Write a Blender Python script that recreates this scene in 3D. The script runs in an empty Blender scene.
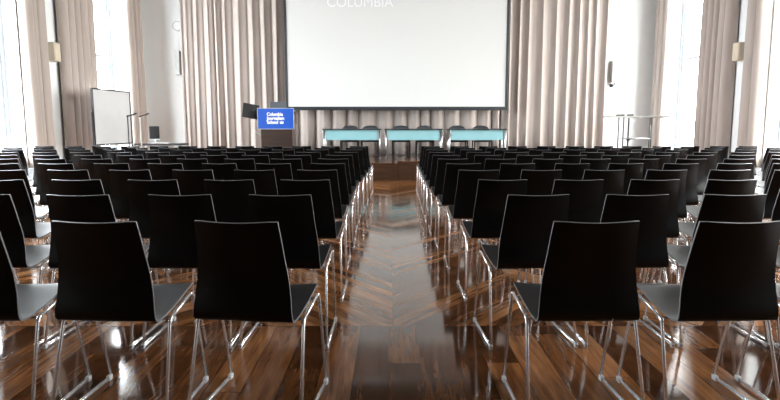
import bpy, bmesh, math, random
from mathutils import Vector, Matrix
random.seed(7)
sc = bpy.context.scene
C = sc.collection
PI = math.pi
R = math.radians

# ------------------------------------------------------------------ nodes
def new_mat(name):
    m = bpy.data.materials.new(name); m.use_nodes = True
    nt = m.node_tree
    return m, nt, nt.nodes['Principled BSDF']

def simple(name, col, rough=.5, metal=0., spec=.5, noise=None, coat=0., bump=None):
    """principled material; noise=(scale, amount) varies the colour, bump=(scale, strength)"""
    m, nt, b = new_mat(name)
    b.inputs['Base Color'].default_value = (*col, 1)
    b.inputs['Roughness'].default_value = rough
    b.inputs['Metallic'].default_value = metal
    b.inputs['Specular IOR Level'].default_value = spec
    b.inputs['Coat Weight'].default_value = coat
    tc = nt.nodes.new('ShaderNodeTexCoord')
    if noise:
        n = nt.nodes.new('ShaderNodeTexNoise'); n.inputs['Scale'].default_value = noise[0]
        n.inputs['Detail'].default_value = 3
        nt.links.new(tc.outputs['Object'], n.inputs['Vector'])
        r = nt.nodes.new('ShaderNodeMapRange')
        r.inputs['To Min'].default_value = 1 - noise[1]; r.inputs['To Max'].default_value = 1 + noise[1]
        nt.links.new(n.outputs['Fac'], r.inputs['Value'])
        v = nt.nodes.new('ShaderNodeVectorMath'); v.operation = 'SCALE'
        v.inputs[0].default_value = col
        nt.links.new(r.outputs['Result'], v.inputs['Scale'])
        nt.links.new(v.outputs['Vector'], b.inputs['Base Color'])
    if bump:
        n = nt.nodes.new('ShaderNodeTexNoise'); n.inputs['Scale'].default_value = bump[0]
        nt.links.new(tc.outputs['Object'], n.inputs['Vector'])
        bp = nt.nodes.new('ShaderNodeBump'); bp.inputs['Strength'].default_value = bump[1]
        bp.inputs['Distance'].default_value = .002
        nt.links.new(n.outputs['Fac'], bp.inputs['Height'])
        nt.links.new(bp.outputs['Normal'], b.inputs['Normal'])
    return m

class NB:
    """small helper to write node maths"""
    def __init__(s, nt): s.nt = nt
    def m(s, op, a, b=None, c=None):
        n = s.nt.nodes.new('ShaderNodeMath'); n.operation = op
        for i, v in enumerate((a, b, c)):
            if v is None: continue
            if isinstance(v, (int, float)): n.inputs[i].default_value = v
            else: s.nt.links.new(v, n.inputs[i])
        return n.outputs[0]
    def comb(s, x, y, z=0.):
        n = s.nt.nodes.new('ShaderNodeCombineXYZ')
        for i, v in enumerate((x, y, z)):
            if isinstance(v, (int, float)): n.inputs[i].default_value = v
            else: s.nt.links.new(v, n.inputs[i])
        return n.outputs[0]
    def mix(s, f, a, b): # a*(1-f)+b*f for floats
        return s.m('ADD', s.m('MULTIPLY', a, s.m('SUBTRACT', 1., f)), s.m('MULTIPLY', b, f))
    def noise(s, vec, scale, detail=3., rough=.5):
        n = s.nt.nodes.new('ShaderNodeTexNoise')
        n.inputs['Scale'].default_value = scale; n.inputs['Detail'].default_value = detail
        n.inputs['Roughness'].default_value = rough
        s.nt.links.new(vec, n.inputs['Vector']); return n.outputs['Fac']
    def white(s, vec):
        n = s.nt.nodes.new('ShaderNodeTexWhiteNoise'); n.noise_dimensions = '3D'
        s.nt.links.new(vec, n.inputs['Vector']); return n.outputs['Value']
    def ramp(s, fac, stops):
        n = s.nt.nodes.new('ShaderNodeValToRGB'); e = n.color_ramp.elements
        while len(e) < len(stops): e.new(.5)
        for i, (p, c) in enumerate(stops):
            e[i].position = p; e[i].color = (*c, 1)
        s.nt.links.new(fac, n.inputs['Fac']); return n.outputs['Color']

def floor_material():
    """walnut boards laid lengthwise, changing to a chevron further up the aisle"""
    m, nt, b = new_mat('walnut_parquet'); N = NB(nt)
    tc = nt.nodes.new('ShaderNodeTexCoord'); sp = nt.nodes.new('ShaderNodeSeparateXYZ')
    nt.links.new(tc.outputs['Object'], sp.inputs[0]); x, y = sp.outputs[0], sp.outputs[1]
    # chevron coordinates
    HW = .95
    xs = N.m('ADD', x, HW - .02)
    col = N.m('FLOOR', N.m('DIVIDE', xs, 2 * HW))
    u = N.m('ABSOLUTE', N.m('SUBTRACT', N.m('SUBTRACT', xs, N.m('MULTIPLY', col, 2 * HW)), HW))
    side = N.m('GREATER_THAN', N.m('SUBTRACT', N.m('SUBTRACT', xs, N.m('MULTIPLY', col, 2 * HW)), HW), 0.)
    W = .12
    ac = N.m('DIVIDE', N.m('SUBTRACT', y, N.m('MULTIPLY', u, 1.25)), W)            # across the planks
    al = N.m('ADD', N.m('MULTIPLY', y, 1.25), u)
    ci = N.m('FLOOR', ac)
    id_c = N.comb(ci, N.m('ADD', N.m('MULTIPLY', col, 2.), side), 3.)
    # lengthwise boards
    WL = .17
    bc = N.m('DIVIDE', N.m('ADD', x, .01), WL); bi = N.m('FLOOR', bc)
    sh = N.m('MULTIPLY', N.white(N.comb(bi, 5., 1.)), 1.7)
    bl = N.m('DIVIDE', N.m('ADD', y, sh), 1.7); li = N.m('FLOOR', bl)
    id_l = N.comb(bi, li, 9.)
    chev = N.m('GREATER_THAN', y, 3.47)
    rnd = N.mix(chev, N.white(id_l), N.white(id_c))
    # grain
    g_c = N.comb(N.m('MULTIPLY', ac, W * 22), N.m('MULTIPLY', al, 1.6), N.m('MULTIPLY', rnd, 40.))
    g_l = N.comb(N.m('MULTIPLY', bc, WL * 22), N.m('MULTIPLY', y, 1.6), N.m('MULTIPLY', rnd, 40.))
    mx = nt.nodes.new('ShaderNodeMix'); mx.data_type = 'VECTOR'
    nt.links.new(chev, mx.inputs['Factor']); nt.links.new(g_l, mx.inputs[4]); nt.links.new(g_c, mx.inputs[5])
    gv = mx.outputs[1]
    grain = N.noise(gv, 1.6, 6., .65)
    # gaps between boards
    fr_c = N.m('ABSOLUTE', N.m('SUBTRACT', N.m('FRACT', ac), .5))
    fr_l = N.m('ABSOLUTE', N.m('SUBTRACT', N.m('FRACT', bc), .5))
    fr_e = N.m('ABSOLUTE', N.m('SUBTRACT', N.m('FRACT', bl), .5))
    gap_c = N.m('MAXIMUM', N.m('GREATER_THAN', fr_c, .488), N.m('LESS_THAN', u, .0025))
    gap_l = N.m('MAXIMUM', N.m('GREATER_THAN', fr_l, .488), N.m('GREATER_THAN', fr_e, .4988))
    gap = N.m('MAXIMUM', N.mix(chev, gap_l, gap_c), N.m('LESS_THAN', N.m('ABSOLUTE', N.m('SUBTRACT', y, 3.47)), .004))
    fac = N.m('ADD', N.mix(chev, N.m('MULTIPLY_ADD', rnd, .52, .10), N.m('MULTIPLY_ADD', rnd, .55, .25)), N.m('MULTIPLY', N.m('SUBTRACT', grain, .36), 1.0))
    colr = N.ramp(fac, [(0., (.020, .008, .004)), (.3, (.060, .022, .008)), (.62, (.155, .060, .021)), (1., (.38, .165, .058))])
    mc = nt.nodes.new('ShaderNodeMix'); mc.data_type = 'RGBA'
    nt.links.new(gap, mc.inputs['Factor']); nt.links.new(colr, mc.inputs[6]); mc.inputs[7].default_value = (.012, .006, .004, 1)
    nt.links.new(mc.outputs[2], b.inputs['Base Color'])
    rn = N.noise(tc.outputs['Object'], 3., 4.)
    nt.links.new(N.m('ADD', N.m('ADD', N.m('MULTIPLY', rn, .08), .04), N.m('MULTIPLY', N.m('POWER', rnd, 2.), .10)), b.inputs['Roughness'])
    b.inputs['Specular IOR Level'].default_value = .5
    b.inputs['Coat Weight'].default_value = .0
    bp = nt.nodes.new('ShaderNodeBump'); bp.inputs['Strength'].default_value = .10; bp.inputs['Distance'].default_value = .001
    nt.links.new(N.m('SUBTRACT', N.m('MULTIPLY', grain, .35), N.m('MULTIPLY', gap, .6)), bp.inputs['Height'])
    nt.links.new(bp.outputs['Normal'], b.inputs['Normal'])
    return m

def wood_material(name, dark, light, rough, axis=0):
    m, nt, b = new_mat(name); N = NB(nt)
    tc = nt.nodes.new('ShaderNodeTexCoord'); mp = nt.nodes.new('ShaderNodeMapping')
    s = [14, 14, 14]; s[axis] = 1.2
    mp.inputs['Scale'].default_value = s
    nt.links.new(tc.outputs['Object'], mp.inputs['Vector'])
    g = N.noise(mp.outputs[0], 1.5, 6., .6)
    nt.links.new(N.ramp(g, [(.25, dark), (.75, light)]), b.inputs['Base Color'])
    b.inputs['Roughness'].default_value = rough
    return m

def fabric_material(name, col):
    m, nt, b = new_mat(name); N = NB(nt)
    tc = nt.nodes.new('ShaderNodeTexCoord'); mp = nt.nodes.new('ShaderNodeMapping')
    mp.inputs['Scale'].default_value = (1, 1, .12)
    nt.links.new(tc.outputs['Object'], mp.inputs['Vector'])
    g = N.noise(mp.outputs[0], 9., 4.)
    nt.links.new(N.ramp(g, [(.2, [c * .88 for c in col]), (.8, [min(1, c * 1.1) for c in col])]), b.inputs['Base Color'])
    b.inputs['Roughness'].default_value = .8
    b.inputs['Sheen Weight'].default_value = .25
    b.inputs['Specular IOR Level'].default_value = .25
    tr = nt.nodes.new('ShaderNodeBsdfTranslucent'); mx = nt.nodes.new('ShaderNodeMixShader'); mx.inputs[0].default_value = .04
    tr.inputs[0].default_value = (*col, 1); o = nt.nodes['Material Output']
    nt.links.new(b.outputs[0], mx.inputs[1]); nt.links.new(tr.outputs[0], mx.inputs[2]); nt.links.new(mx.outputs[0], o.inputs[0])
    return m

def glass_material(name, tint=(1, 1, 1)):
    m = bpy.data.materials.new(name); m.use_nodes = True; nt = m.node_tree
    nt.nodes.clear()
    o = nt.nodes.new('ShaderNodeOutputMaterial'); mx = nt.nodes.new('ShaderNodeMixShader')
    t = nt.nodes.new('ShaderNodeBsdfTransparent'); t.inputs[0].default_value = (*tint, 1)
    g = nt.nodes.new('ShaderNodeBsdfGlossy'); g.inputs['Roughness'].default_value = .02
    f = nt.nodes.new('ShaderNodeFresnel'); f.inputs['IOR'].default_value = 1.35
    gm = nt.nodes.new('ShaderNodeNewGeometry'); mu = nt.nodes.new('ShaderNodeMath'); mu.operation = 'MULTIPLY_ADD'
    mu.inputs[1].default_value = -1.; mu.inputs[2].default_value = 1.       # only the outer side of each face reflects
    nt.links.new(gm.outputs['Backfacing'], mu.inputs[0])
    mf = nt.nodes.new('ShaderNodeMath'); mf.operation = 'MULTIPLY'
    nt.links.new(f.outputs[0], mf.inputs[0]); nt.links.new(mu.outputs[0], mf.inputs[1])
    nt.links.new(mf.outputs[0], mx.inputs[0]); nt.links.new(t.outputs[0], mx.inputs[1])
    nt.links.new(g.outputs[0], mx.inputs[2]); nt.links.new(mx.outputs[0], o.inputs[0])
    return m

def screen_material(name, col, emit, strength):
    m, nt, b = new_mat(name)
    b.inputs['Base Color'].default_value = (*col, 1); b.inputs['Roughness'].default_value = .9
    b.inputs['Specular IOR Level'].default_value = .1
    b.inputs['Emission Color'].default_value = (*emit, 1); b.inputs['Emission Strength'].default_value = strength
    return m

M = dict(
    floor=floor_material(),
    wall=simple('white_plaster', (.83, .845, .84), .7, noise=(2.5, .02)),
    rear=wood_material('dark_panelling', (.03, .02, .014), (.07, .045, .03), .5, 2),
    ceiling=wood_material('ceiling_boards', (.05, .03, .02), (.11, .07, .045), .6, 1),
    sash=simple('painted_sash', (.56, .61, .66), .4, noise=(4., .02)),
    trim=simple('painted_trim', (.82, .82, .80), .35, noise=(4., .02)),
    shell=simple('black_shell', (.0022, .0022, .0024), .30, spec=.22, noise=(30, .1), bump=(900, .05)),
    seat=simple('black_seat', (.008, .0085, .0095), .42, spec=.26, noise=(30, .1), bump=(900, .05)),
    edge=simple('grey_shell_edge', (.13, .13, .135), .35, noise=(20, .05)),
    chrome=simple('chrome', (.92, .92, .93), .24, .78, noise=(15, .03)),
    clip=simple('pale_plastic_clip', (.55, .56, .57), .25, noise=(15, .03)),
    curtain=fabric_material('taupe_curtain', (.45, .385, .345)),
    curtain_b=fabric_material('stage_curtain', (.385, .33, .30)),
    glass=glass_material('window_glass', (.97, .98, .98)),
    teal=simple('teal_panel', (.27, .50, .53), .25, noise=(3., .05)),
    steel=simple('brushed_steel', (.62, .63, .64), .3, 1., noise=(12, .05)),
    gunmetal=simple('gunmetal', (.10, .10, .10), .5, .3, noise=(12, .05)),
    dark=simple('dark_metal', (.015, .015, .017), .4, noise=(12, .1)),
    darktop=simple('dark_table_top', (.025, .027, .03), .35, noise=(6, .1)),
    grey=simple('grey_upholstery', (.07, .08, .09), .6, noise=(40, .15)),
    lectern=wood_material('lectern_walnut', (.014, .007, .0045), (.045, .021, .011), .35, 0),
    stage=wood_material('stage_boards', (.04, .018, .009), (.11, .05, .023), .14, 0),
    riser=wood_material('riser_front', (.022, .010, .005), (.065, .029, .013), .35, 0),
    blue=simple('blue_sign', (.008, .075, .42), .35, noise=(3., .03)),
    letter=simple('white_letters', (.9, .9, .9), .5, noise=(3., .02)),
    beige=simple('beige_plastic', (.62, .54, .42), .5, noise=(4., .04)),
    lgrey=simple('pale_grey_plastic', (.5, .5, .48), .5, noise=(4., .04)),
    black=simple('black_plastic', (.012, .012, .013), .3, noise=(10, .1)),
    white=simple('white_plastic', (.8, .8, .8), .35, noise=(5., .03)),
    whiteboard=simple('whiteboard_enamel', (.60, .61, .61), .25, noise=(6., .04)),
    screen=screen_material('projection_screen', (.59, .59, .575), (1, 1, .97), .02),
    scrletter=screen_material('projected_letters', (.70, .70, .70), (1, 1, 1), .06),
    leaf=simple('leaves', (.10, .20, .05), .6, noise=(1.5, .4)),
    bark=simple('bark', (.12, .09, .06), .8, noise=(6., .3)),
    ground=simple('pale_paving', (.45, .44, .42), .8, noise=(1.5, .1)),
)

# ------------------------------------------------------------------ mesh helpers
def box(bm, c, s, rot=None, mi=0, bevel=0.):
    r = bmesh.ops.create_cube(bm, size=1.)
    vs = r['verts']
    bmesh.ops.scale(bm, vec=s, verts=vs)
    fs = list({f for v in vs for f in v.link_faces})
    for f in fs: f.material_index = mi
    if bevel:
        es = list({e for v in vs for e in v.link_edges})
        rb = bmesh.ops.bevel(bm, geom=es, offset=bevel, segments=2, affect='EDGES', profile=.6)
        vs = list({v for f in rb['faces'] for v in f.verts} | {v for v in vs if v.is_valid})
    if rot is not None: bmesh.ops.rotate(bm, verts=vs, cent=(0, 0, 0), matrix=rot)
    bmesh.ops.translate(bm, vec=c, verts=vs)
    return vs

def box2(bm, lo, hi, bevel=0.):
    c = [(a + b) / 2 for a, b in zip(lo, hi)]; s = [abs(b - a) for a, b in zip(lo, hi)]
    return box(bm, c, s, bevel=bevel)

def tube(bm, pts, r, n=8, cap=True):
    pts = [Vector(p) for p in pts]; rings = []
    t0 = (pts[1] - pts[0]).normalized()
    up = Vector((0, 0, 1)) if abs(t0.z) < .9 else Vector((1, 0, 0))
    nrm = t0.cross(up).normalized()
    for i, p in enumerate(pts):
        if i == 0: t = t0
        elif i == len(pts) - 1: t = (pts[i] - pts[i - 1]).normalized()
        else: t = ((pts[i] - pts[i - 1]).normalized() + (pts[i + 1] - pts[i]).normalized()).normalized()
        nrm = (nrm - t * nrm.dot(t)).normalized(); bn = t.cross(nrm)
        k = 1.
        if 0 < i < len(pts) - 1:
            k = 1 / max(.5, t.dot((pts[i + 1] - pts[i]).normalized()))
        rings.append([bm.verts.new(p + (nrm * math.cos(2 * PI * j / n) + bn * math.sin(2 * PI * j / n)) * r * k) for j in range(n)])
    for a, b in zip(rings, rings[1:]):
        for j in range(n):
            bm.faces.new((a[j], a[(j + 1) % n], b[(j + 1) % n], b[j])).smooth = True
    if cap:
        bm.faces.new(rings[0][::-1]); bm.faces.new(rings[-1])

def cyl(bm, a, b, r, n=16): tube(bm, [a, b], r, n)

def arc_pts(a, b, c, r, n=4):
    """fillet polyline a-b-c at b with distance r along both legs"""
    a, b, c = Vector(a), Vector(b), Vector(c)
    p = b + (a - b).normalized() * r; q = b + (c - b).normalized() * r
    out = []
    for i in range(n + 1):
        t = i / n
        out.append(p * (1 - t) ** 2 + b * 2 * t * (1 - t) + q * t ** 2)
    return out

def obj(name, bm, mats, parent=None, smooth=False, loc=None, recalc=True):
    if recalc: bmesh.ops.recalc_face_normals(bm, faces=bm.faces[:])
    me = bpy.data.meshes.new(name); bm.to_mesh(me); bm.free()
    for m in (mats if isinstance(mats, (list, tuple)) else [mats]): me.materials.append(m)
    if smooth:
        for p in me.polygons: p.use_smooth = True
    o = bpy.data.objects.new(name, me); C.objects.link(o)
    if parent: o.parent = parent
    if loc: o.location = loc
    return o

def thing(name, label, cat, loc=(0, 0, 0), rz=0., group=None):
    o = bpy.data.objects.new(name, None); C.objects.link(o)
    o.empty_display_size = .1
    o.location = loc; o.rotation_euler = (0, 0, rz)
    o['label'] = label; o['category'] = cat
    if group: o['group'] = group
    return o

def tag(o, label, cat, group=None):
    o['label'] = label; o['category'] = cat
    if group: o['group'] = group
    return o

def struct(o, label=None, cat=None):
    o['kind'] = 'structure'
    if label: o['label'] = label
    if cat: o['category'] = cat
    return o

def B(): return bmesh.new()

def text_mesh(name, body, size, mat, parent, align='LEFT', extrude=.001, bold=0., spacing=1.):
    cu = bpy.data.curves.new(name, 'FONT'); cu.body = body; cu.size = size
    cu.align_x = align; cu.extrude = extrude; cu.offset = bold; cu.space_line = spacing
    t = bpy.data.objects.new(name + '_tmp', cu); C.objects.link(t)
    bpy.context.view_layer.update()
    dg = bpy.context.evaluated_depsgraph_get()
    me = bpy.data.meshes.new_from_object(t.evaluated_get(dg))
    bpy.data.objects.remove(t); bpy.data.curves.remove(cu)
    me.materials.clear(); me.materials.append(mat); me.name = name
    o = bpy.data.objects.new(name, me); C.objects.link(o); o.parent = parent
    return o

# ------------------------------------------------------------------ camera
F_PX, HY, EYE = 585., 125.6, 1.223
cam = bpy.data.cameras.new('camera'); cam.sensor_width = 36.; cam.lens = F_PX / 780 * 36
cam.clip_start = .05; cam.clip_end = 200
co = bpy.data.objects.new('camera', cam); C.objects.link(co)
TILT = math.atan((200 - HY) / F_PX)
co.location = (0, 0, EYE); co.rotation_euler = (PI / 2 - TILT, 0, 0)
sc.camera = co

def project(p):
    d = EYE - p[2]; cz = math.cos(TILT); sn = math.sin(TILT)
    zc = p[1] * cz + d * sn; yc = d * cz - p[1] * sn
    if zc < .1: return None
    return 390 + F_PX * p[0] / zc, 200 + F_PX * yc / zc

# ------------------------------------------------------------------ room
XL, XR, YB, YF, ZC, TH = -7.1, 7.65, 17.1, -5., 6.6, .42
bm = B(); box2(bm, (XL - TH, YF - .3, -.2), (XR + TH, YB + .3, 0))
struct(obj('floor', bm, M['floor']), 'dark glossy walnut parquet floor with a chevron along the aisle', 'floor')
bm = B(); box2(bm, (XL - TH, YF - .3, ZC), (XR + TH, YB + .3, ZC + .2)); struct(obj('ceiling', bm, M['ceiling']))
bm = B(); box2(bm, (XL - TH, YB, 0), (XR + TH, YB + .3, ZC)); struct(obj('wall_back', bm, M['wall']), 'white plaster end wall behind the stage curtains', 'wall')
bm = B(); box2(bm, (XL - TH, YF - .3, 0), (XR + TH, YF, ZC)); struct(obj('wall_rear', bm, M['rear']))

WZ0, WZ1 = .55, 5.9
LW = [(5.3, 7.05), (9.65, 11.4), (14.05, 15.8)]
RW = [(1.3, 3.2), (5.6, 7.5), (9.95, 11.95), (14.3, 16.3)]

def side_wall(name, x0, x1, wins, label):
    bm = B(); y = YF
    for a, b in wins:
        box2(bm, (x0, y, 0), (x1, a, ZC))
        box2(bm, (x0, a, 0), (x1, b, WZ0)); box2(bm, (x0, a, WZ1), (x1, b, ZC))
        y = b
    box2(bm, (x0, y, 0), (x1, YB, ZC))
    bmesh.ops.remove_doubles(bm, verts=bm.verts[:], dist=1e-5)
    struct(obj(name, bm, M['wall'], recalc=False), label, 'wall')
side_wall('wall_left', XL - TH, XL, LW, 'white plaster wall with tall windows on the left')
side_wall('wall_right', XR, XR + TH, RW, 'white plaster wall with tall windows on the right')

wi = 0
def window(x, a, b, sgn):
    """sash window near the outer wall face; sgn = direction to the outside"""
    global wi
    wi += 1
    xo = x + sgn * .30
    w = bpy.data.objects.new('window_%d' % wi, None); C.objects.link(w); w.location = (xo, (a + b) / 2, WZ0)
    struct(w, None)
    hw = (b - a) / 2; H = WZ1 - WZ0
    bm = B()
    for s in (-1, 1): box(bm, (0, s * (hw - .04), H / 2), (.12, .08, H))
    box(bm, (0, 0, .05), (.12, 2 * hw - .16, .10)); box(bm, (0, 0, H - .05), (.12, 2 * hw - .16, .10))
    obj('window_frame', bm, M['sash'], w)
    bm = B()
    mid = 2.98 - WZ0
    box(bm, (0, 0, mid), (.07, 2 * hw - .16, .07))
    box(bm, (0, .0, H / 2), (.06, .06, H - .2))
    for s in (-1, 1): box(bm, (0, s * (hw - .115), H / 2), (.06, .07, H - .2))
    obj('sash_bars', bm, M['sash'], w)
    bm = B(); box(bm, (.0, 0, H / 2), (.006, 2 * hw - .16, H - .2)); obj('window_pane', bm, M['glass'], w)
    bm = B(); box(bm, (-sgn * .17, 0, -.0), (.36, 2 * hw, .04), bevel=.008); obj('window_sill', bm, M['trim'], w)
    # daylight is sampled through the opening
    l = bpy.data.lights.new('daylight_portal', 'AREA'); l.shape = 'RECTANGLE'; l.size = H; l.size_y = b - a
    l.cycles.is_portal = True
    lo = bpy.data.objects.new('daylight_portal', l); C.objects.link(lo)
    lo.location = (x + sgn * (TH - .01), (a + b) / 2, (WZ0 + WZ1) / 2)
    lo.rotation_euler = (0, sgn * PI / 2, 0)
for a, b in LW: window(XL, a, b, -1)
for a, b in RW: window(XR, a, b, 1)

# architraves round the windows in view and skirting boards
ti = 0
for x, sgn, wins in ((XL, 1, LW[-2:]), (XR, -1, RW[-2:])):
    for a, b in wins:
        ti += 1; bm = B()
        for e, s in ((a, -1), (b, 1)): box2(bm, (x, e - (.11 if s < 0 else 0), .08), (x + sgn * .03, e + (.11 if s > 0 else 0), WZ1 + .1))
        struct(obj('trim_%d' % ti, bm, M['trim']))
for nm, x, sgn in (('left', XL, 1), ('right', XR, -1)):
    bm = B(); box2(bm, (x, YF, 0), (x + sgn * .025, YB, .08)); struct(obj('baseboard_' + nm, bm, M['trim']))

# outside ground
bm = B(); box2(bm, (-40, -30, -3.2), (XL - TH - .01, 45, -3)); box2(bm, (XR + TH + .01, -30, -3.2), (40, 45, -3))
struct(obj('ground_outside', bm, M['ground']))

# ------------------------------------------------------------------ curtains
def curtain(name, p0, p1, z0, z1, period, amp, mat, label, seed, group=None, flare=0., room=-1):
    """hanging cloth with folds from p0 to p1 (plan points), 2 mm cloth with real depth"""
    rnd = random.Random(seed)
    p0, p1 = Vector((*p0, 0)), Vector((*p1, 0)); d = p1 - p0; L = d.length; d.normalize(); n = Vector((-d.y, d.x, 0))
    folds = []; s = 0.
    while s < L:
        w = period * rnd.uniform(.7, 1.35); folds.append((s, w, amp * rnd.uniform(.65, 1.1))); s += w
    k = L / s; folds = [(a * k, w * k, h) for a, w, h in folds]
    NZ = 16; cols = []
    ns = max(24, int(len(folds) * 14))
    for i in range(ns + 1):
        q = L * i / ns
        f = [f for f in folds if f[0] <= q + 1e-6][-1]
        ph = min(1., (q - f[0]) / f[1])
        pleat = 2 * max(0., math.sin(ph * PI)) ** .55 - 1                         # round bulge into the room, narrow valley
        if room == 0: off = f[2] * (math.sin(ph * 2 * PI) * .75 + .25 * math.sin(ph * 4 * PI + seed))
        else: off = f[2] * room * (pleat * .85 + .15 * math.sin(ph * 2 * PI + seed))
        lat = -.10 * f[1] * math.sin(ph * 2 * PI) if room else .05 * f[1] * math.sin(ph * 4 * PI)
        cols.append((q, off, lat))
    bm = B(); grid = []
    for j in range(NZ + 1):
        t = j / NZ; z = z0 + (z1 - z0) * t
        g = .75 + .25 * (1 - t) + .08 * math.sin(5 * t + seed)
        row = []
        for i, (q, off, lat) in enumerate(cols):
            wob = .012 * math.sin(3.1 * t + q * 5 + seed)
            qq = q + lat + wob + flare * (q / L - .5) * (1 - t)
            p = p0 + d * qq + n * (off * g)
            row.append(bm.verts.new((p.x, p.y, z)))
        grid.append(row)
    for a, b in zip(grid, grid[1:]):
        for i in range(ns):
            bm.faces.new((a[i], a[i + 1], b[i + 1], b[i])).smooth = True
    root = thing(name, label, 'curtain', (0, 0, 0), 0, group)
    c0 = (p0 + p1) / 2; root.location = (c0.x, c0.y, 0)
    bmesh.ops.translate(bm, vec=(-c0.x, -c0.y, 0), verts=bm.verts[:])
    o = obj('cloth', bm, mat, root)
    md = o.modifiers.new('thickness', 'SOLIDIFY'); md.thickness = .004; md.offset = 0
    bm = B(); a = p0 - c0; b = p1 - c0
    box(bm, (0, 0, z1 + .04), (abs(b.x - a.x) + .06, abs(b.y - a.y) + .06, .08)); obj('curtain_track', bm, M['trim'], root)
    return root
curtain('stage_curtain', (-5.85, 16.8), (-2.75, 16.8), .02, 6.3, .31, .085, M['curtain_b'],
        'taupe floor-length curtain on the end wall left of the projection screen', 3, 'curtains on the end wall', room=0)
curtain('stage_curtain', (-2.7, 16.8), (3.1, 16.8), .40, 6.3, .40, .12, M['curtain_b'],
        'taupe curtain hanging behind the projection screen, visible below its bottom edge', 5, 'curtains on the end wall', room=0)
curtain('stage_curtain', (3.15, 16.8), (6.13, 16.8), .40, 6.3, .36, .075, M['curtain_b'],
        'pale pleated curtain on the end wall right of the projection screen', 8, 'curtains on the end wall', room=0)
G = 'curtains beside the side windows'
for y0, y1, lab, sd in ((8.1, 9.55, None, 1), (11.42, 12.1, 'taupe curtain on the left wall just before the beige wall speaker', 2),
                        (12.72, 14.1, 'taupe curtain on the left wall between the beige wall speaker and the whiteboard', 4),
                        (15.75, 16.75, 'taupe curtain on the left wall beyond the window behind the whiteboard', 6)):
    if lab: curtain('window_curtain', (XL + .15, y0), (XL + .15, y1), .02, 6.2, .29, .135, M['curtain'], lab, sd, G)
for y0, y1, lab, sd in ((12.0, 12.62, 'cream curtain on the right wall nearest the viewer, before the cream wall speaker', 11),
                        (13.16, 14.45, 'wide cream curtain on the right wall just beyond the cream wall speaker', 12),
                        (16.2, 16.95, 'narrow cream curtain in the far right corner behind the tall bar table', 14)):
    curtain('window_curtain', (XR - .15, y0), (XR - .15, y1), .02, 6.2, .29, .135, M['curtain'], lab, sd, G, room=1)

# ------------------------------------------------------------------ stage
SZ = .386
bm = B(); box2(bm, (-4.3, 14.15, 0), (XR - .05, 16.55, SZ)); struct(obj('stage_floor', bm, M['stage']), 'low wooden stage under the panel tables', 'stage')
for x0, x1, h, lab in ((-4.3, .175, SZ, 'left brown wooden stage riser at the end of the aisle'),
                       (.18, 4.7, SZ + .045, 'right, slightly higher brown wooden stage riser at the end of the aisle')):
    t = thing('stage_riser', lab, 'stage riser', ((x0 + x1) / 2, 13.62, 0), 0, 'stage risers along the stage front')
    bm = B(); box(bm, (0, 0, h / 2 - .01), (x1 - x0, 1.02, h - .02)); obj('riser_body', bm, M['riser'], t)
    bm = B(); box(bm, (0, -.005, h - .01), (x1 - x0, 1.05, .03), bevel=.004); obj('riser_top', bm, M['stage'], t)

# ------------------------------------------------------------------ projection screen
t = thing('projection_screen', 'large white projection screen with thin dark frame above the panel tables', 'projection screen', (.19, 16.3, 0))
X0, X1, Z0, Z1 = -2.80, 3.16, 1.74, 4.78
bm = B(); box2(bm, (X0 - .19, -.01, Z0), (X1 - .19, .01, Z1)); obj('screen_surface', bm, M['screen'], t)
bm = B(); box2(bm, (X0 - .26, -.03, Z0 - .10), (X1 - .12, .03, Z0), bevel=.012); obj('bottom_bar', bm, M['darktop'], t)
for x in (X0 - .225, X1 - .155):
    bm = B(); box(bm, (x, 0, (Z0 + Z1) / 2 + .05), (.07, .05, Z1 - Z0 + .1), bevel=.01); obj('side_bar', bm, M['darktop'], t)
bm = B(); box(bm, (0, 0, Z1 + .12), (X1 - X0 + .2, .2, .22), bevel=.02); obj('screen_housing', bm, M['white'], t)
for s in (-1, 1):
    bm = B(); tube(bm, [(s * 2.4, 0, Z1 + .2), (s * 2.4, 0, ZC - .001)], .008, 6); obj('suspension_cable', bm, M['steel'], t)
tx = text_mesh('projected_lettering', 'COLUMBIA', .36, M['scrletter'], t, extrude=.0008)
tx.rotation_euler = (PI / 2, 0, 0); tx.location = (-1.71 - .19, -.012, 4.40)

# ------------------------------------------------------------------ panel tables
def panel_table(x, y, label):
    t = thing('panel_table', label, 'table', (x, y, SZ), 0, 'panel tables on the stage')
    w = 1.48
    bm = B(); box(bm, (0, 0, .745), (w, .62, .026), bevel=.005); obj('table_top', bm, M['darktop'], t)
    bm = B(); box(bm, (0, -.22, .60), (w - .16, .02, .255), bevel=.004); obj('modesty_panel', bm, M['teal'], t)
    for s in (-1, 1):
        bm = B(); tube(bm, [(s * (w / 2 - .035), -.24, .018), (s * (w / 2 - .035), -.24, .73)], .024, 10); obj('leg', bm, M['steel'], t)
        bm = B(); tube(bm, [(s * (w / 2 - .035), .24, .018), (s * (w / 2 - .035), .24, .73)], .024, 10); obj('leg', bm, M['steel'], t)
        bm = B(); box(bm, (s * (w / 2 - .035), 0, .015), (.05, .60, .03), bevel=.008); obj('foot_bar', bm, M['steel'], t)
        bm = B(); box(bm, (s * (w / 2 - .035), -.24, .60), (.07, .035, .25), bevel=.004); obj('panel_bracket', bm, M['steel'], t)
for x, lab in ((-.965, 'teal-fronted panel table nearest the blue lectern sign'), (.60, 'middle teal-fronted panel table at the end of the aisle'),
               (2.21, 'teal-fronted panel table farthest from the lectern')):
    panel_table(x, 15.12, lab)

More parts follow.
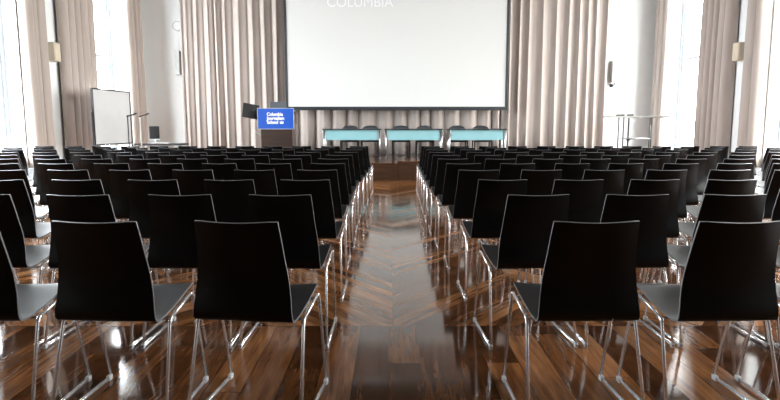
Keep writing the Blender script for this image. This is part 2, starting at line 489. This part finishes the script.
# grey panel chairs behind the tables
def panel_chair():
    t = thing('panel_chair', '', 'chair', (0, 0, SZ), 0, 'grey chairs behind the panel tables')
    def shell(prof, hw, curv):
        bm = B(); rows = []
        for (y, z, w) in prof:
            rows.append([bm.verts.new((hw * w * u, y + curv * (1 - u * u), z - .05 * abs(u) ** 3 * (1 if z > .7 else 0))) for u in [k / 5 for k in range(-5, 6)]])
        for a, b in zip(rows, rows[1:]):
            for i in range(10): bm.faces.new((a[i], a[i + 1], b[i + 1], b[i])).smooth = True
        bmesh.ops.solidify(bm, geom=bm.faces[:], thickness=.03)
        return bm
    obj('seat', shell([(-.24, .43, .9), (-.22, .46, 1), (0, .455, 1), (.2, .45, .95)], .235, 0), M['grey'], t, True)
    obj('backrest', shell([(.2, .46, .9), (.22, .55, 1.), (.24, .68, 1.02), (.26, .79, .98), (.265, .84, .8)], .24, .06), M['grey'], t, True)
    for s in (-1, 1):
        bm = B(); tube(bm, [(s * .2, .2, .60), (s * .245, .12, .63), (s * .25, -.1, .645)], .016, 8); obj('armrest', bm, M['grey'], t, True)
        bm = B(); box2(bm, (s * .225 - .018, -.235, 0), (s * .225 + .018, -.2, .44)); obj('leg', bm, M['dark'], t)
        bm = B(); box2(bm, (s * .225 - .018, .17, 0), (s * .225 + .018, .205, .44)); obj('leg', bm, M['dark'], t)
    bm = B(); box(bm, (0, -.218, .425), (.486, .035, .04)); box(bm, (0, .188, .425), (.414, .03, .03)); obj('seat_frame', bm, M['dark'], t)
    return t
def copy_tree(o, parent=None):
    c = o.copy(); C.objects.link(c)
    if parent: c.parent = parent
    for ch in o.children: copy_tree(ch, c)
    return c
pc = panel_chair()
spots = [(-1.075, 'grey chair behind the table by the lectern, its left seat'), (-.53, 'grey chair behind the table by the lectern, its right seat'),
         (.30, 'grey chair behind the middle panel table, its left seat'), (.93, 'grey chair behind the middle panel table, its right seat'),
         (1.82, 'grey chair behind the panel table farthest from the lectern, its left seat'), (2.46, 'grey chair behind the panel table farthest from the lectern, its right seat')]
for i, (x, lab) in enumerate(spots):
    o = pc if i == 0 else copy_tree(pc)
    o.location = (x, 15.72, SZ); o['label'] = lab

# ------------------------------------------------------------------ lectern
LX, LY = -2.79, 14.75
t = thing('lectern', 'brown wooden lectern with a blue sign on its front, left of the screen', 'lectern', (LX, LY, SZ))
bm = B(); box(bm, (0, 0, .46), (.77, .55, .84), bevel=.006); obj('body', bm, M['lectern'], t)
bm = B(); box(bm, (0, 0, .02), (.82, .61, .04), bevel=.008); obj('plinth', bm, M['lectern'], t)
bm = B(); box(bm, (0, .02, .90), (.82, .62, .05), bevel=.008); obj('top', bm, M['lectern'], t)
for s in (-1, 1):
    bm = B(); box(bm, (s * .395, .05, 1.05), (.03, .50, .26), bevel=.004); obj('side_panel', bm, M['lectern'], t)
bm = B(); box(bm, (0, -.325, 1.005), (.88, .025, .50), bevel=.004); sg = obj('sign', bm, M['blue'], t)
bm = B()
for s in (-1, 1):
    box(bm, (s * .44, -.325, 1.005), (.012, .03, .512)); box(bm, (0, -.325, 1.005 + s * .251), (.88, .03, .012))
obj('sign_edge', bm, M['lgrey'], sg)
tx = text_mesh('lettering', 'Columbia\nJournalism\nSchool', .112, M['letter'], sg, extrude=.001, bold=.0035, spacing=.86)
tx.rotation_euler = (PI / 2, 0, 0); tx.location = (-.215, -.339, 1.075); tx.scale = (.9, 1, 1)
# small crown after the last word
bm = B()
pts = [(-.05, 0), (.05, 0), (.06, .075), (.03, .045), (0, .09), (-.03, .045), (-.06, .075)]
vs = [bm.verts.new((px, -.001, pz)) for px, pz in pts]; f = bm.faces.new(vs)
ex = bmesh.ops.extrude_face_region(bm, geom=[f]); bmesh.ops.translate(bm, vec=(0, .003, 0), verts=[v for v in ex['geom'] if isinstance(v, bmesh.types.BMVert)])
crown = obj('crown_mark', bm, M['letter'], sg); crown.location = (.145, -.339, .883); crown.scale = (.8, 1, .8)
# grey box on the lectern behind the sign
t = thing('laptop', 'grey laptop lid showing above the blue lectern sign', 'laptop', (LX + .02, LY, SZ + .925))
bm = B(); box(bm, (0, .06, .012), (.40, .27, .022), bevel=.004); obj('keyboard_base', bm, M['lgrey'], t)
bm = B(); box(bm, (0, -.075, .26), (.40, .012, .48), rot=Matrix.Rotation(R(-6), 3, 'X'), bevel=.004)
bmesh.ops.translate(bm, vec=(0, -.02, 0), verts=bm.verts[:]); obj('laptop_lid', bm, M['grey'], t)
# monitor on arm
t = thing('monitor', 'tilted dark monitor on a bent arm at the left of the lectern', 'monitor', (LX - .51, LY - .05, SZ))
rot = Matrix.Rotation(R(25), 3, 'Z') @ Matrix.Rotation(R(10), 3, 'Y') @ Matrix.Rotation(R(-12), 3, 'X')
bm = B(); box(bm, (0, 0, 0), (.40, .035, .36), rot=rot, bevel=.008); bmesh.ops.translate(bm, vec=(-.14, -.1, 1.19), verts=bm.verts[:]); obj('display', bm, M['black'], t)
bm = B(); tube(bm, [(-.10, -.05, 1.12), (-.02, -.05, 1.03), (.03, -.03, .96), (.075, .02, .92)], .024, 8); obj('arm', bm, M['dark'], t, True)
bm = B(); box(bm, (-.10, -.075, 1.17), (.12, .03, .12), rot=None, bevel=.008); obj('mount_plate', bm, M['dark'], t)
bm = B(); tube(bm, [(-.15, -.05, 1.06), (-.16, 0, .9), (-.10, .05, .72), (.02, .06, .62), (.09, .05, .6)], .008, 6); obj('cable', bm, M['lgrey'], t, True)

# ------------------------------------------------------------------ whiteboard on the left
t = thing('whiteboard', 'freestanding whiteboard with dark frame in front of the left window', 'whiteboard', (-6.18, 13.17, 0), 0)
a0, a1 = Vector((-6.26, 12.45, 0)), Vector((-6.12, 13.9, 0))
yaw = math.atan2((a1 - a0).y, (a1 - a0).x); Lb = (a1 - a0).length
t.rotation_euler = (0, 0, yaw)
bm = B(); box(bm, (0, 0, 1.405), (Lb, .02, 1.17)); obj('board', bm, M['whiteboard'], t)
bm = B()
for s in (-1, 1):
    box(bm, (s * Lb / 2, 0, 1.405), (.03, .04, 1.2)); box(bm, (0, 0, 1.405 + s * .59), (Lb, .04, .03))
obj('frame', bm, M['dark'], t)
for s in (-1, 1):
    bm = B(); tube(bm, [(s * (Lb / 2 + .03), 0, .03), (s * (Lb / 2 + .03), 0, 1.5)], .02, 8); obj('post', bm, M['dark'], t)
    bm = B(); tube(bm, [(s * (Lb / 2 + .03), -.28, .03), (s * (Lb / 2 + .03), .28, .03)], .022, 8); obj('foot', bm, M['dark'], t)
bm = B(); box(bm, (0, -.05, .80), (Lb * .9, .08, .015)); obj('pen_tray', bm, M['lgrey'], t)

# microphone stands
for i, (x, y, m, lab) in enumerate(((-5.73, 12.9, 'dark', 'dark microphone stand at the right edge of the whiteboard'),
                                    (-5.50, 13.0, 'lgrey', 'pale microphone stand between the whiteboard and the computer desk'))):
    t = thing('microphone_stand', lab, 'microphone stand', (x, y, 0), 0, 'microphone stands beside the whiteboard')
    bm = B(); tube(bm, [(0, 0, .02), (0, 0, 1.45)], .014, 8); obj('pole', bm, M[m], t)
    bm = B(); cyl(bm, (0, 0, 0), (0, 0, .025), .10, 24); obj('base', bm, M['dark'], t)
    bm = B(); tube(bm, [(-.02, 0, 1.42), (.10, 0, 1.455), (.20, 0, 1.49)], .018, 8); obj('microphone', bm, M['black'], t)

# computer desk
t = thing('desk', 'dark topped computer desk by the end wall, left of the stage', 'desk', (-5.26, 13.55, 0))
bm = B(); box(bm, (0, 0, .797), (1.05, .55, .046), bevel=.005); obj('desk_top', bm, M['dark'], t)
for sx in (-1, 1):
    for sy in (-1, 1):
        bm = B(); box2(bm, (sx * .46 - .02, sy * .24 - .02, 0), (sx * .46 + .02, sy * .24 + .02, .776)); obj('leg', bm, M['steel'], t)
t = thing('computer_monitor', 'black computer monitor standing on the desk left of the stage', 'monitor', (-5.42, 13.55, .82), R(6))
bm = B(); box(bm, (0, 0, .245), (.22, .035, .29), bevel=.006); obj('display', bm, M['black'], t)
bm = B(); box(bm, (0, .01, .075), (.03, .03, .12)); obj('neck', bm, M['white'], t)
bm = B(); box(bm, (0, .01, .0075), (.20, .15, .015), bevel=.004); obj('foot', bm, M['white'], t)
bm = B(); box(bm, (0, 0, .085), (.22, .03, .035), bevel=.004); obj('lower_bezel', bm, M['white'], t)
bm = B(); box(bm, (0, 0, .01), (.34, .12, .02), bevel=.004)
tag(obj('keyboard', bm, M['white'], loc=(-5.22, 13.37, .82)), 'white keyboard on the computer desk', 'keyboard')

# ------------------------------------------------------------------ wall devices
def speaker(name, label, loc, size, mat, rz, group):
    t = thing(name, label, 'loudspeaker', loc, rz, group)
    bm = B(); box(bm, (0, -size[1] / 2 - .02, 0), size, bevel=.012); obj('cabinet', bm, mat, t)
    bm = B(); box(bm, (0, -size[1] - .022, -.0), (size[0] * .82, .012, size[2] * .86), bevel=.004); obj('grille', bm, mat, t)
    bm = B(); box(bm, (0, -.011, 0), (size[0] * .4, .022, size[2] * .3)); obj('bracket', bm, M['steel'], t)
speaker('wall_speaker', 'beige loudspeaker on the left wall between two curtains', (XL, 12.45, 2.74), (.24, .17, .38), M['beige'], R(90), 'loudspeakers on the side walls')
speaker('wall_speaker', 'cream loudspeaker on the right wall between two curtains', (XR, 12.9, 2.80), (.24, .19, .38), M['beige'], R(-90), 'loudspeakers on the side walls')
speaker('column_speaker', 'slim pale column loudspeaker on the end wall left of the curtain', (-6.02, YB, 2.99), (.13, .16, .66), M['lgrey'], 0, 'column speakers on the end wall')
speaker('column_speaker', 'slim pale column loudspeaker on the end wall right of the curtain', (6.37, YB, 2.75), (.12, .16, .62), M['white'], 0, 'column speakers on the end wall')
t = thing('wall_clock', 'small round white disc on the end wall above the column loudspeaker', 'wall fixture', (-6.02, YB, 4.02))
bm = B(); cyl(bm, (0, 0, 0), (0, -.06, 0), .14, 32); obj('casing', bm, M['lgrey'], t)
bm = B(); cyl(bm, (0, -.055, 0), (0, -.068, 0), .11, 32); obj('face', bm, M['white'], t)
t = thing('camera_bracket', 'small grey bracket on the end wall under the right column loudspeaker', 'wall fixture', (6.36, YB, 2.36))
bm = B(); tube(bm, [(0, .004, 0), (0, -.12, 0), (.03, -.2, .03)], .018, 8); box(bm, (0, -.004, 0), (.09, .012, .09)); obj('arm', bm, M['dark'], t)
bm = B(); box(bm, (.04, -.22, .03), (.08, .12, .07), bevel=.008); obj('camera_head', bm, M['lgrey'], t)

# ------------------------------------------------------------------ bar table at the right
t = thing('bar_table', 'tall white topped bar table on thin legs before the right end wall', 'table', (6.05, 14.5, SZ))
bm = B(); box(bm, (0, 0, 1.05), (1.45, .5, .04), bevel=.006); obj('table_top', bm, M['lgrey'], t)
for x, y in ((-.38, -.18), (.30, -.18), (-.36, .18), (.42, .18)):
    bm = B(); tube(bm, [(x, y, 0), (x, y, 1.04)], .016, 8); obj('leg', bm, M['gunmetal'], t)
bm = B(); tube(bm, [(-.38, -.18, .52), (.30, -.18, .52)], .011, 8); tube(bm, [(-.36, .18, .52), (.42, .18, .52)], .011, 8); obj('foot_rail', bm, M['steel'], t)
t = thing('microphone_stand', 'dark stand standing among the legs of the tall bar table', 'microphone stand', (5.85, 14.46, SZ))
bm = B(); tube(bm, [(0, 0, .02), (0, 0, 1.02)], .018, 8); obj('pole', bm, M['dark'], t)
bm = B(); cyl(bm, (0, 0, 0), (0, 0, .025), .13, 24); obj('base', bm, M['dark'], t)
bm = B(); cyl(bm, (-.03, -.01, .5), (.03, -.01, .5), .03, 12); obj('knob', bm, M['dark'], t)
for i, (x, s, lab) in enumerate(((5.62, .17, 'small dark box on the tall bar table, nearest its left end'), (5.86, .12, 'small dark box on the tall bar table, nearest its middle'))):
    bm = B(); box(bm, (0, 0, .02), (s, .12, .04), bevel=.006)
    tag(obj('cable_box', bm, M['darktop'], loc=(x, 14.42, SZ + 1.07)), lab, 'box', 'boxes on the bar table')

# ------------------------------------------------------------------ audience chair
def shell_piece(prof, curve, thick, name, mat, parent, top_round=0.):
    """bent sheet: prof = list of (y, z, half width); curve(z-index) bows the middle back; real thickness, grey rim"""
    NU = 12; P = [Vector((0, y, z)) for y, z, w in prof]
    nr = []
    for i in range(len(P)):
        tg = (P[min(i + 1, len(P) - 1)] - P[max(i - 1, 0)]).normalized()
        nr.append(Vector((0, tg.z, -tg.y)))
    bm = B(); A = []; Bk = []
    for i, (y, z, w) in enumerate(prof):
        ra, rb = [], []
        for k in range(NU + 1):
            u = -1 + 2 * k / NU
            bow = curve(i / (len(prof) - 1), u)
            p = Vector((w * u, y, z)) + bow
            ra.append(bm.verts.new(p - nr[i] * thick / 2)); rb.append(bm.verts.new(p + nr[i] * thick / 2))
        A.append(ra); Bk.append(rb)
    n = len(prof)
    for i in range(n - 1):
        for k in range(NU):
            bm.faces.new((A[i][k], A[i][k + 1], A[i + 1][k + 1], A[i + 1][k])).smooth = True
            bm.faces.new((Bk[i][k], Bk[i + 1][k], Bk[i + 1][k + 1], Bk[i][k + 1])).smooth = True
    rim = []
    for i in range(n - 1):
        rim.append((A[i][0], A[i + 1][0], Bk[i + 1][0], Bk[i][0])); rim.append((A[i][NU], Bk[i][NU], Bk[i + 1][NU], A[i + 1][NU]))
    for k in range(NU):
        rim.append((A[0][k], Bk[0][k], Bk[0][k + 1], A[0][k + 1])); rim.append((A[-1][k], A[-1][k + 1], Bk[-1][k + 1], Bk[-1][k]))
    for q in rim:
        f = bm.faces.new(q); f.material_index = 1
        for e in f.edges: e.smooth = False
    return obj(name, bm, [mat, M['edge']], parent)

def lerp_prof(keys, n):
    """smooth interpolation (Catmull-Rom) through keys (y, z, w)"""
    K = [Vector(k) for k in keys]; out = []
    segs = len(K) - 1
    for s in range(n + 1):
        t = s / n * segs; i = min(int(t), segs - 1); f = t - i
        p0, p1, p2, p3 = K[max(i - 1, 0)], K[i], K[i + 1], K[min(i + 2, segs)]
        out.append(tuple(.5 * ((2 * p1) + (p2 - p0) * f + (2 * p0 - 5 * p1 + 4 * p2 - p3) * f * f + (3 * p1 - p0 - 3 * p2 + p3) * f ** 3)))
    return out

def audience_chair():
    t = thing('audience_chair', '', 'chair', (0, 0, 0), 0, 'rows of black audience chairs')
    def bow_back(v, u):
        return Vector((0, -.028 * (1 - u * u) * (1 - v), -.006 * (1 - u * u) * (1 - v) - .003 * abs(u) ** 10 * max(0, 1 - v * 12)))
    bk = lerp_prof([(0, .860, .167), (.022, .785, .172), (.040, .71, .178), (.052, .635, .187), (.050, .56, .196), (.040, .50, .202), (.038, .468, .205), (.046, .449, .206), (.066, .441, .207)], 24)
    shell_piece(bk, bow_back, .009, 'backrest', M['shell'], t)
    def bow_seat(v, u):
        return Vector((0, 0, -.012 * (1 - u * u) * math.sin(min(1, v * 2) * PI / 2)))
    st = lerp_prof([(.0665, .441, .207), (.10, .442, .208), (.14, .447, .210), (.24, .470, .216), (.33, .494, .220), (.385, .505, .220), (.415, .500, .214), (.425, .490, .205)], 22)
    shell_piece(st, bow_seat, .009, 'seat', M['seat'], t)
    r = .0075
    for s in (-1, 1):
        Nn = (s * .226, .125, .430); A = (s * .236, .345, .482); Ft = (s * .236, .475, .012); Rr = (s * .240, .0, .012)
        bm = B(); tube(bm, arc_pts((s * .226, .2, .448), A, Ft, .025) + [Ft], r); obj('leg', bm, M['chrome'], t)
        bm = B(); tube(bm, arc_pts((s * .226, .2, .448), Nn, Rr, .025) + [Rr], r); obj('leg', bm, M['chrome'], t)
        rail = bm = B(); tube(bm, [Vector((s * .226, .125, .430)).lerp(Vector(A), f) for f in (.11, .5, .9)], r); obj('seat_rail', bm, M['chrome'], t)
        bm = B(); tube(bm, [(s * .236, .48, .012), (s * .238, .24, .012), (s * .240, -.005, .012)], r + .001); run = obj('runner', bm, M['chrome'], t)
        for y, xx, L in ((.462, .2365, .042), (.008, .240, .03)):
            bm = B(); box(bm, (s * xx, y, .0135), (.019, L * .8, .027), bevel=.006); obj('foot_clip', bm, M['clip'], run)
    bm = B()
    for y, z in ((.15, .427), (.31, .466)): tube(bm, [(-.232, y, z), (-.19, y, z - .006), (.19, y, z - .006), (.232, y, z)], .006, 6)
    obj('cross_bar', bm, M['chrome'], t)
    return t
chair = audience_chair()

ROWY = [2.23, 3.11, 3.98, 4.86, 5.70, 6.50, 7.33, 8.15, 8.97, 9.78, 10.58]
LEFT = [-.595, -.587, -.577, -.61, -.605, -.63, -.635, -.61, -.59, -.57, -.56]
RIGHT = [.798, .797, .772, .739, .716, .70, .70, .71, .72, .73, .735]
PL = [.548, .54, .522, .52, .53, .525, .525, .525, .52, .52, .515]
PR = [.560, .53, .522, .525, .53, .53, .53, .525, .525, .52, .52]
YAW = {(0, 'L', 0): -.118, (0, 'L', 1): -.047, (0, 'R', 0): .027, (0, 'R', 1): .045, (1, 'R', 0): .06, (1, 'L', 0): -.02}
ORD = ['nearest', 'second', 'third', 'fourth', 'fifth', 'sixth', 'seventh', 'eighth', 'ninth', 'tenth', 'eleventh', 'twelfth']
jit = random.Random(21)
first = True; count = 0
def in_view(x, y):
    for px, py, pz in ((-.16, 0, .86), (.16, 0, .86), (-.2, .04, .5), (.2, .04, .5), (0, .03, .7), (-.21, .38, .5), (.21, .38, .5)):
        q = project((x + px, y + py, pz))
        if q and 3 < q[0] < 777 and q[1] < 397: return True
    return False
for r, y in enumerate(ROWY):
    for side, x0, p, sg in (('L', LEFT[r], PL[r], -1), ('R', RIGHT[r], PR[r], 1)):
        for c in range(12):
            x = x0 + sg * p * c + jit.uniform(-.002, .002) * (r > 0)
            yy = y + jit.uniform(-.012, .012) * (r > 0)
            yaw = YAW.get((r, side, c), jit.uniform(-.012, .012))
            if not in_view(x, yy): continue
            o = chair if first else copy_tree(chair); first = False; count += 1
            o.location = (x, yy, 0); o.rotation_euler = (0, 0, yaw)
            w = 'left' if side == 'L' else 'right'
            rowtxt = 'nearest row' if r == 0 else ('farthest row' if r == len(ROWY) - 1 else ORD[r] + ' row from viewer')
            seat = 'beside the aisle' if c == 0 else ORD[c] + ' seat from the aisle'
            o['label'] = 'black chair %s of aisle, %s, %s' % (w, rowtxt, seat)
print('chairs', count)

# ------------------------------------------------------------------ daylight
w = bpy.data.worlds.new('daylight'); sc.world = w; w.use_nodes = True
nt = w.node_tree; N = NB(nt); bg = nt.nodes['Background']
tc = nt.nodes.new('ShaderNodeTexCoord'); sp = nt.nodes.new('ShaderNodeSeparateXYZ')
nt.links.new(tc.outputs['Generated'], sp.inputs[0])
fx = N.m('ADD', N.m('MULTIPLY', sp.outputs[0], .5), .5)
nt.links.new(N.ramp(fx, [(.25, (1.0, 1.05, 1.10)), (.75, (.84, .84, .83))]), bg.inputs['Color'])
bg.inputs['Strength'].default_value = 38.

sc.view_settings.view_transform = 'Standard'; sc.view_settings.look = 'None'
sc.view_settings.gamma = 1.; sc.view_settings.use_curve_mapping = False
sc.view_settings.exposure = 0.
sc.cycles.use_denoising = True
sc.cycles.max_bounces = 10; sc.cycles.diffuse_bounces = 5; sc.cycles.glossy_bounces = 5
sc.cycles.transparent_max_bounces = 12
sc.cycles.sample_clamp_indirect = 8.
